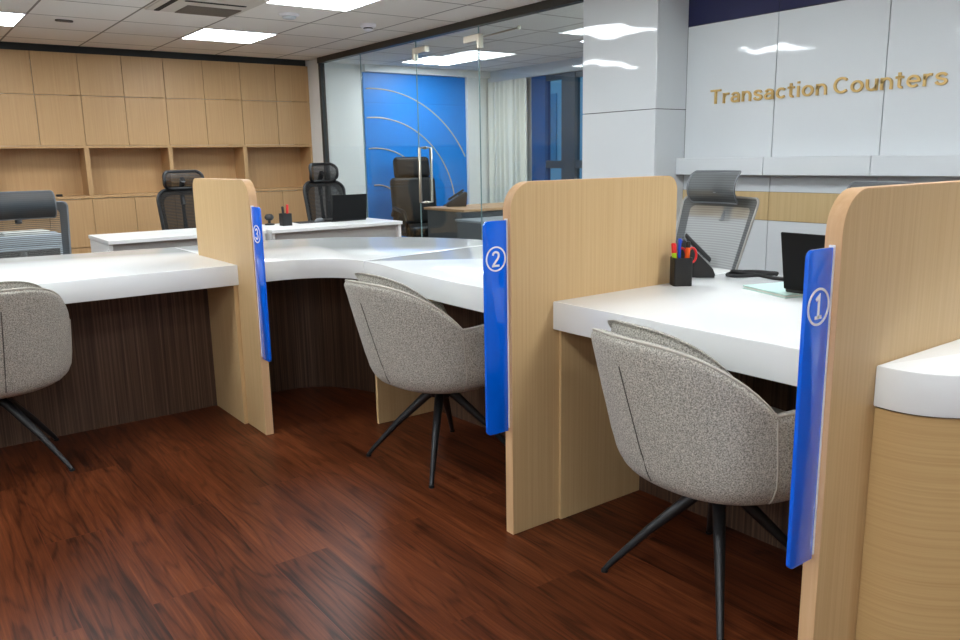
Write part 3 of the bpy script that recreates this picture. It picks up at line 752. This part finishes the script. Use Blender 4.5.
# ------------------------------------------------------------------ mesh office chairs
PALEF = plain('pale_grey_frame', (150, 148, 142), .5)
def office_chair(loc, rz, label, kind, tilt=14, hw=.165, hh=.155, bw=.235, back_top=1.0, head_top=1.14, group=None):
    t = thing('office_chair', loc, label, 'chair', rz, group)
    fr, me_, hd = (GREYP, MESHG, MESHGD) if kind == 'grey' else (BLACKM, MESHK, MESHKD)
    slate = kind == 'slate'
    if slate: fr, me_, hd = GREYP, MESHS, MESHSD; kind = 'grey'
    tn = math.tan(math.radians(tilt)); z0 = .56; fwd_ = .045 if kind == 'grey' else 0
    def bx_(z): return -.20-(z-z0)*tn
    cor = .03 if kind == 'grey' else .09
    def halfw(z):
        k = (z-z0)/(back_top-z0); return bw*(.86+.14*k)
    def bp(u, z): # u -1..1
        w_ = halfw(z); return (bx_(z)+.055*u*u, u*w_, z)
    # rim loop
    loop = roundrect(2, back_top-z0, 0.001)
    P = []
    H = back_top-z0; n = 8
    def rr_pts(r_):
        out = []
        for (uy, zz, a0) in ((-1, z0, PI), (1, z0, 1.5*PI), (1, back_top, 0), (-1, back_top, .5*PI)):
            for i in range(n+1):
                a = a0+i*PI/2/n
                cy = uy*(1-r_/bw) ; cz_ = zz+(r_ if zz == z0 else -r_)
                out.append((cy+r_/bw*math.cos(a), cz_+r_*math.sin(a)))
            # subdivide edges
        return out
    lp = rr_pts(cor); dense = []
    for i in range(len(lp)):
        a, c_ = lp[i], lp[(i+1) % len(lp)]; k = max(1, int(math.hypot((c_[0]-a[0])*bw, c_[1]-a[1])/.03))
        for j in range(k): dense.append((a[0]+(c_[0]-a[0])*j/k, a[1]+(c_[1]-a[1])*j/k))
    P = [bp(u, z) for u, z in dense]
    MB().tube(P, .006 if kind == 'grey' else .013, 8, closed=True, flat=1.0).build('backrest_frame', PALEF if kind == 'grey' and not slate else fr, t)
    # mesh surface: clip to rounded rect by shrinking rows
    def rowhalf(z):
        dz = min(z-z0, back_top-z)
        return 1.0 if dz >= cor else 1-(cor-math.sqrt(max(0, cor*cor-(cor-dz)**2)))/bw
    def ms(u, v):
        z = z0+.003+(H-.006)*(.5-.5*math.cos(v*PI)); return bp((u*2-1)*rowhalf(z), z)
    MB().grid(ms, 17, 33).build('backrest_mesh', me_, t, ang=180)
    # darker border weave
    bd = []
    def ring_in(k): return [(u*(1-k/bw*1.0), z0+(z-z0-H/2)*(1-2*k/H)+H/2) for u, z in dense]
    r0, r1 = ring_in(.004), ring_in(.045)
    t2 = bmesh.new(); A = [t2.verts.new(Vector(bp(u, z))+Vector((.004, 0, 0))) for u, z in r0]; B = [t2.verts.new(Vector(bp(u, z))+Vector((.004, 0, 0))) for u, z in r1]
    for i in range(len(A)): t2.faces.new((A[i], A[(i+1) % len(A)], B[(i+1) % len(A)], B[i]))
    m = MB(); m._add(t2); m.build('mesh_border', hd, t, ang=180)
    # headrest: C-curved mesh panel
    hz0 = head_top-hh
    def hp(u, z):
        k = (z-hz0)/hh; bow = .05*(4*(k-.5)**2)
        return (bx_(hz0)+.035+.03*u*u-bow*.8-(z-hz0)*tn*.3+.02+fwd_, u*hw, z)
    hc = .018 if kind == 'grey' else .05
    def hrow(z):
        dz = min(z-hz0, head_top-z); return 1.0 if dz >= hc else 1-(hc-math.sqrt(max(0, hc*hc-(hc-dz)**2)))/hw
    def hm(u, v):
        z = hz0+.001+(hh-.002)*(.5-.5*math.cos(v*PI)); return hp((u*2-1)*hrow(z), z)
    MB().grid(hm, 17, 21).build('headrest_mesh', hd, t, ang=180)
    lp2 = []
    N2 = 40
    for i in range(N2+1):
        z = hz0+.001+(hh-.002)*(.5-.5*math.cos(PI*i/N2)); lp2.append((hrow(z), z))
    L2 = [hp(u, z) for u, z in lp2]+[hp(lp2[-1][0]*(1-2*j/10), head_top-.001) for j in range(1, 10)]+[hp(-u, z) for u, z in lp2[::-1]]+[hp(lp2[0][0]*(-1+2*j/10), hz0+.001) for j in range(1, 10)]
    MB().tube(L2, .004 if kind == 'grey' else .013, 8, closed=True).build('headrest_frame', fr, t)
    zc_ = (hz0+head_top)/2
    MB().tube([(bx_(back_top-.12)-.02, 0, back_top-.12), (bx_(back_top)-.03, 0, back_top), (hp(0, zc_)[0]-.012, 0, zc_)], [.02, .018, .022], 10, flat=1.4).build('headrest_stem', fr, t)
    sp_ = [(-.06, 0, .44), (-.20, 0, .46), (bx_(.62)-.03, 0, .62), (bx_(.70)-.03, 0, .70)]
    if kind == 'black': sp_ += [(bx_(.80)-.035, 0, .80), (bx_(back_top)-.022, 0, back_top-.01)]
    MB().tube(sp_, [.03, .030, .02, .018, .014, .012][:len(sp_)], 10).build('back_spine', fr, t)
    def seat(u, v):
        phi = u*2*PI; rr = sell(phi, .25, .24, .25, 3.5)
        prof = [(0, .505), (.7, .505), (.92, .498), (1, .475), (.98, .45), (.8, .44), (0, .44)]
        f = v*(len(prof)-1); i = min(int(f), len(prof)-2); w_ = f-i
        pr = prof[i][0]+(prof[i+1][0]-prof[i][0])*w_; z = prof[i][1]+(prof[i+1][1]-prof[i][1])*w_
        return (rr*pr*math.cos(phi)+.03, rr*pr*math.sin(phi), z)
    MB().grid(seat, 48, 19, wrapu=True).build('seat', SEATF, t, ang=180)
    for s in (-1, 1):
        MB().tube([(.02, s*.22, .45), (.0, s*.275, .47), (-.01, s*.285, .62)], .016, 8).box(-.12, s*.285-.035, .62, .12, s*.285+.035, .645, .01, 2).build('armrest', BLACKP, t)
    MB().lathe([(0, .44), (.06, .44), (.05, .40), (.028, .39), (.028, .09), (0, .09)], 20).build('gas_column', BLACKM, t)
    for k in range(5):
        a = 2*PI*k/5+.3
        lg = MB().tube([(.02*math.cos(a), .02*math.sin(a), .115), (.30*math.cos(a), .30*math.sin(a), .075)], [.03, .018], 10).build('base_leg', BLACKP, t)
        MB().lathe([(0, -.012), (.024, -.012), (.026, 0), (.024, .012), (0, .012)], 16, Matrix.Translation((.30*math.cos(a), .30*math.sin(a), .027)) @ Matrix.Rotation(a, 4, 'Z') @ Matrix.Rotation(PI/2, 4, 'X')).build('caster', RUBBER, lg)
    return t
office_chair((3.03, 2.50, 0), math.radians(176), 'grey mesh office chair with headrest behind the counter between dividers 1 and 2', 'grey', tilt=19, bw=.235, hw=.147, head_top=1.135, back_top=1.005)
office_chair((3.02, 1.635, 0), math.radians(180), 'grey mesh office chair with only its headrest showing over divider 1', 'grey', tilt=14, bw=.215, hw=.13, head_top=1.092, back_top=.97)
office_chair((.685, 5.34, 0), math.radians(-86), 'grey mesh office chair at the left edge behind the far left counter', 'slate', tilt=10, bw=.27, hw=.185, hh=.165, head_top=1.068, back_top=.995)
office_chair((1.965, 6.42, 0), math.radians(-93), 'black mesh office chair behind the left white desk, partly hidden by divider 3', 'black', tilt=9, bw=.215, hw=.15, hh=.135, head_top=1.155, back_top=1.01)
office_chair((3.205, 6.42, 0), math.radians(-90), 'black mesh office chair behind the right white desk with the laptop', 'black', tilt=9, bw=.20, hw=.13, hh=.15, head_top=1.19, back_top=1.035)

# executive chair and office furniture behind the glass
ex = thing('executive_chair', (4.72, 7.35, 0), 'black leather executive chair against the blue wall in the glass office', 'chair', math.radians(-100))
def pad(x0, x1, y, z0, z1, bev, tilt):
    M = Matrix.Translation((x0, 0, z0)) @ Matrix.Rotation(math.radians(-tilt), 4, 'Y') @ Matrix.Translation((-x0, 0, -z0))
    return MB().box(x0, -y, z0, x1, y, z1, bev, 4, M)
pad(-.30, -.18, .26, .50, 1.02, .05, 8).build('backrest', LEATHER, ex)
pad(-.355, -.255, .21, 1.00, 1.24, .048, 8).build('headrest', LEATHER, ex)
MB().box(-.24, -.26, .40, .28, .26, .52, .05, 4).build('seat', LEATHER, ex)
for s in (-1, 1): MB().tube([(.20, s*.27, .44), (.24, s*.30, .56), (.18, s*.31, .68), (-.10, s*.30, .70), (-.24, s*.27, .62)], .024, 10).build('armrest', LEATHER, ex)
MB().lathe([(0, .40), (.05, .40), (.03, .36), (.03, .08), (0, .08)], 16).build('gas_column', STEEL, ex)
for k in range(5):
    a = 2*PI*k/5; MB().tube([(.02*math.cos(a), .02*math.sin(a), .11), (.31*math.cos(a), .31*math.sin(a), .05)], [.03, .02], 8).box(.29*math.cos(a)-.02, .29*math.sin(a)-.02, 0, .29*math.cos(a)+.02, .29*math.sin(a)+.02, .05, .008, 2).build('base_leg', BLACKP, ex)
dk = thing('office_desk', (5.10, 6.55, 0), 'desk with tan top and charcoal front in the glass office', 'desk')
MB().box(-.68, -.36, .715, .80, .34, .74, .003, 1).build('desktop', DESKW, dk, smooth=False)
MB().box(-.66, -.30, .05, .78, -.28, .715).build('front_panel', CHAR, dk, smooth=False)
for x in (-.66, .74): MB().box(x, -.28, 0, x+.04, .30, .715).build('side_panel', CHAR, dk, smooth=False)
sd = thing('side_cabinet', (4.33, 6.0, 0), 'low charcoal side cabinet beside the tan topped desk in the glass office', 'cabinet')
MB().box(-.02, -.32, 0, .96, .16, .64, .003, 1).build('body', CHAR, sd, smooth=False)
MB().box(-.03, -.33, .64, .97, .17, .66, .003, 1).build('top', plain('slate_top', (128, 134, 138), .4), sd, smooth=False)
vc = thing('visitor_chair', (5.05, 5.35, 0), 'grey upholstered visitor chair in the glass office, peeking left of divider 2', 'chair', math.radians(85))
MB().box(-.28, -.24, .46, -.20, .24, .84, .038, 4).build('backrest', plain('grey_upholstery', (142, 146, 148), .9), vc)
MB().box(-.24, -.25, .38, .24, .25, .46, .035, 4).build('seat', plain('grey_upholstery_seat', (142, 146, 148), .9), vc)
for sx in (-.22, .22):
    for sy in (-.21, .21): MB().tube([(sx*.9, sy*.9, .39), (sx, sy, 0)], .014, 8).build('leg', BLACKM, vc)

def phone(name, loc, rz, label, sc=1.0, shape=(1, 1, 1)):
    t = thing(name, loc, label, 'phone', rz); t.scale = shape
    # wedge side profile in x-z, tall edge at -x (back), user on +x
    prof = [(-.10, .0), (-.105, .03), (-.115, .135), (-.10, .145), (-.085, .142), (.085, .035), (.10, .012), (.095, 0)]
    MB().prism([(x*sc, z*sc) for x, z in prof], 'y', -.075*sc, .075*sc, .004*sc, 2).build('body', BLACKP, t, ang=30)
    M = Matrix.Translation((-.012*sc, 0, .1*sc)) @ Matrix.Rotation(math.radians(32), 4, 'Y')
    MB().box(-.10*sc, -.073*sc, .004*sc, .09*sc, -.03*sc, .024*sc, .009*sc, 3, M).build('handset', BLACKM, t)
    MB().box(-.075*sc, -.015*sc, 0, -.02*sc, .062*sc, .007*sc, .001, 1, M).build('display', plain('phone_display', (70, 78, 80), .2), t)
    b = MB()
    for i in range(3):
        for j in range(3): b.box((.0+i*.022)*sc, (-.012+j*.022)*sc, 0, (.015+i*.022)*sc, (.004+j*.022)*sc, .008*sc, .001, 1, M)
    b.build('keypad', GREYP, t)
    return t
phone('desk_phone', (4.70, 6.72, .74), math.radians(150), 'black desk phone on the tan desk in the glass office')

# ------------------------------------------------------------------ white desks and their things
def desk(x0, x1, y0, y1, label):
    t = thing('white_desk', (x0, y0, 0), label, 'desk', group='white desks')
    w_, d_ = x1-x0, y1-y0
    MB().box(0, 0, .715, w_, d_, .74, .002, 1).build('desktop', DESKL, t, smooth=False)
    for xa in (0.004, w_-.029): MB().box(xa, .02, 0, xa+.025, d_-.02, .714).build('leg_panel', DESKL, t, smooth=False)
    MB().box(.03, .06, .12, w_-.03, .078, .714).build('modesty_panel', DESKG, t, smooth=False)
    return t
desk(1.135, 2.19, 5.50, 6.10, 'white desk in front of the left black mesh chair')
desk(2.21, 3.295, 5.45, 6.02, 'white desk with black laptop by the glass wall')
def laptop(loc, rz, label, w_=.33, d_=.225, ang=8):
    t = thing('laptop', loc, label, 'laptop', rz)   # hinge at origin, user on +x
    MB().box(0, -w_/2, 0, d_, w_/2, .016, .004, 2).build('base', BLACKP, t)
    b = MB()
    for i in range(5):
        for j in range(12): b.box(.02+i*.019, -w_/2+.03+j*(w_-.06)/12, .016, .035+i*.019, -w_/2+.03+j*(w_-.06)/12+.018, .0175)
    b.build('keyboard', BLACKM, t, smooth=False)
    M = Matrix.Translation((0, 0, .012)) @ Matrix.Rotation(math.radians(-ang), 4, 'Y')
    ld = MB().box(-.008, -w_/2, 0, 0, w_/2, d_, .003, 2, M).build('lid', plain('laptop_black', (17, 17, 18), .8, spec=.2), t)
    MB().box(0.0003, -w_/2+.01, .012, .001, w_/2-.01, d_-.01, M=M).build('screen', plain('screen_dark', (12, 14, 18), .15), ld, smooth=False)
    return t
laptop((3.01, 5.80, .74), math.radians(93), 'black open laptop on the right white desk', .315, .20, 5)
def cup(name, loc, label, h=.10, r=.042, mat=BLACKP, sq=True, rz=0):
    t = thing(name, loc, label, 'pen holder', rz)
    o = roundrect(2*r, 2*r, .008 if sq else r*.98, 4); i_ = [(x*.9, y*.9) for x, y in o]
    MB().prism(o, 'z', 0, .004).build('bottom', mat, t, ang=30)
    b = bmesh.new(); A = [b.verts.new((x, y, .002)) for x, y in o]; B = [b.verts.new((x, y, h)) for x, y in o]; C_ = [b.verts.new((x, y, h)) for x, y in i_]; D = [b.verts.new((x, y, .005)) for x, y in i_]
    n = len(o)
    for k in range(n):
        q = (k+1) % n
        b.faces.new((A[k], A[q], B[q], B[k])); b.faces.new((B[k], B[q], C_[q], C_[k])); b.faces.new((C_[k], C_[q], D[q], D[k]))
    bmesh.ops.recalc_face_normals(b, faces=b.faces); m = MB(); m._add(b); m.build('wall', mat, t, ang=30)
    return t
def pen(name, base, top, body, capm, r, label, cat='pen', split=.6, tip=True):
    B, T = Vector(base), Vector(top); L = (T-B).length; q = (T-B).to_track_quat('Z', 'Y')
    t = thing(name, base, label, cat); t.rotation_euler = q.to_euler()
    MB().lathe([(0, 0), (r*.5, 0), (r, .012), (r, L*split), (0, L*split)], 14).build('barrel', body, t)
    c_ = MB().lathe([(0, L*split), (r*1.08, L*split), (r*1.08, L*.97), (r*.8, L), (0, L)], 14)
    if tip: c_.box(r*1.0, -.002, L*(split+.05), r*1.0+.003, .002, L*.97)
    c_.build('cap', capm, t)
    return t
def scissors(base, rz, label, h=.15):
    t = thing('scissors', base, label, 'scissors', rz)
    MB().box(-.006, -.001, .004, .004, .001, h*.62).box(-.003, -.003, .004, .008, -.001, h*.62).build('blade', STEEL, t, smooth=False)
    for s in (-1, 1):
        c0_ = Vector((s*.018, 0, h*.80)); pts = [c0_+Vector((.015*math.cos(a), 0, .026*math.sin(a))) for a in [2*PI*i/16 for i in range(16)]]
        MB().tube(pts, .0042, 8, closed=True).build('handle', RED, t)
    return t
# right white desk items
cup('pen_holder', (2.455, 5.77, .74), 'black pen holder on the right white desk', .092, .038)
for k, (dx, dy) in enumerate(((-.012, .0), (.015, .008))):
    pen('marker_pen', (2.455+dx, 5.77+dy, .746), (2.455+dx*1.6, 5.77+dy, .885+.012*k), RED, RED if k else BLACKP, .009, ('red marker pen with black cap' if not k else 'all red marker pen')+' in the holder on the white desk', 'pen')
t = thing('web_camera', (2.39, 5.93, .74), 'round black webcam standing beside the pen holder on the white desk', 'webcam'); t.scale = (1.3, 1.3, 1.15)
MB().lathe([(0, 0), (.03, 0), (.028, .008), (.008, .012), (.008, .03), (0, .03)], 20).build('stand', BLACKP, t)
MB().lathe([(0, .028), (.018, .032), (.027, .046), (.027, .056), (.018, .07), (0, .074)], 20).build('head', BLACKM, t)
t = MB().prism(roundrect(.30, .19, .015), 'z', 0, .003).build('desk_pad', RUBBER); tag(t, 'flat black mouse pad on the right white desk', 'mouse pad', (2.76, 5.93, .74), -.1)
t = thing('computer_mouse', (2.80, 5.91, .743), 'black computer mouse on the pad by the laptop', 'mouse', .4)
def mo(u, v):
    a = u*2*PI; r_ = math.cos(v*PI/2); return (.048*r_*math.cos(a), .03*r_*math.sin(a), .028*math.sin(v*PI/2)**.8)
MB().grid(mo, 24, 9, wrapu=True).build('body', GREYP, t, ang=180)
MB().tube([(.012, 0, .0265), (.03, 0, .022)], .003, 8).build('scroll_wheel', RUBBER, t)

# printer on a side table seen through left mesh chair
tb = thing('side_table', (.55, 6.3, 0), 'low pale table behind the left grey mesh chair', 'table')
MB().box(-.45, -.3, .56, .50, .3, .585, .003, 1).build('tabletop', DESKL, tb, smooth=False)
for sx in (-.42, .47):
    for sy in (-.27, .27): MB().box(sx-.02, sy-.02, 0, sx+.02, sy+.02, .56).build('leg', DESKL, tb, smooth=False)
pr = thing('printer', (.80, 6.3, .585), 'pale grey printer seen through the mesh of the left chair', 'printer')
MB().box(-.26, -.18, 0, .19, .2, .10, .012, 2).build('body', PRT, pr)
MB().box(-.26, -.17, .103, .19, .2, .17, .010, 2).build('lid', PRT, pr)
MB().box(-.22, -.19, .03, .15, -.17, .075).build('tray_slot', BLACKP, pr, smooth=False)
t = MB().box(-.15, -.1, 0, .13, .1, .022).build('paper_stack', PAPER); tag(t, 'stack of white paper lying on top of the printer', 'paper', (.78, 6.31, .756), .1)

# ------------------------------------------------------------------ items on the near counter
laptop((2.315, 1.30, CT+.0125), math.radians(-3), 'black open laptop at counter 1 beside the mint folder', .33, .188, 10)
fo = thing('document_folder', (2.345, 1.64, CT), 'mint green folder lying under the laptop on the counter', 'folder', math.atan2(-.16, -.055))
MB().box(0, 0, .0, .22, .30, .003).build('back_cover', MINT, fo, smooth=False)
MB().box(.004, .004, .003, .216, .296, .009).build('pages', PAPER, fo, smooth=False)
MB().box(0, 0, .009, .22, .30, .012).build('front_cover', MINT, fo, smooth=False)
CX, CY = 2.252, 1.832
cup('pen_holder', (CX, CY, CT), 'black pen holder on the counter against divider 2', .100, .033, rz=math.radians(-35))
pen('highlighter_pen', (CX-.018, CY+.008, CT+.006), (CX-.022, CY+.018, CT+.150), LIME, RED, .0085, 'highlighter with lime barrel and red top, leftmost in the counter pen holder', 'pen', .76)
pen('ballpoint_pen', (CX+.0, CY+.012, CT+.006), (CX-.002, CY+.008, CT+.165), BLUEP, BLUEP, .006, 'blue ballpoint pen in the counter pen holder', 'pen', .85)
pen('ballpoint_pen', (CX+.010, CY+.016, CT+.006), (CX+.008, CY+.014, CT+.162), BLACKP, BLACKP, .005, 'black ballpoint pen behind the blue one in the counter pen holder', 'pen')
pen('marker_pen', (CX+.014, CY-.010, CT+.006), (CX+.016, CY-.016, CT+.155), ORANGE, BLACKP, .008, 'orange marker with black cap in the counter pen holder', 'pen', .86)
scissors((CX+.022, CY-.006, CT+.005), math.radians(-40), 'red handled scissors in the counter pen holder', .125)
phone('desk_phone', (2.475, 1.935, CT), math.radians(-46), 'black desk phone on the counter behind the pen holder', 1.0, (.60, .72, .98))
pts = []
for i in range(120):
    a = i*2*PI*1.7/119; r_ = 1+.10*math.sin(a*.43+.6)
    pts.append((.085*r_*math.cos(a+.3), .050*r_*math.sin(a+.3), .0075+.010*(i/119)+.004*math.sin(a*1.5)))
pts += [(.06, -.075, .008), (.10, -.10, .007)]
t = MB().tube(pts, .0068, 8).build('phone_cable', RUBBER); tag(t, 'coiled black cable lying on the counter beside the desk phone', 'cable', (2.60, 1.775, CT), math.radians(-50))

# ------------------------------------------------------------------ light, camera, world
w = bpy.data.worlds.new('World'); S.world = w; w.use_nodes = True
bg = w.node_tree.nodes['Background']; bg.inputs[0].default_value = (.45, .60, .72, 1); bg.inputs[1].default_value = 1.0
cam = bpy.data.cameras.new('camera'); co = bpy.data.objects.new('camera', cam); COL.objects.link(co); S.camera = co
f, yaw, pitch, roll, h = 797.2827, .6379, -.2001, -.0179, 1.2158
cam.sensor_width = 36; cam.lens = f*36/960; cam.clip_start = .02
cy, sy, cp, sp = math.cos(yaw), math.sin(yaw), math.cos(pitch), math.sin(pitch)
fw_ = Vector((sy*cp, cy*cp, sp)); rt = Vector((cy, -sy, 0)); up = rt.cross(fw_)
cr, sr = math.cos(roll), math.sin(roll)
r2 = rt*cr+up*sr; u2 = up*cr-rt*sr
M = Matrix((r2, u2, -fw_)).transposed().to_4x4(); M.translation = Vector((0, 0, h)); co.matrix_world = M
S.view_settings.view_transform = 'Standard'; S.view_settings.look = 'None'; S.view_settings.gamma = 1; S.view_settings.use_curve_mapping = False
S.view_settings.exposure = 0.36
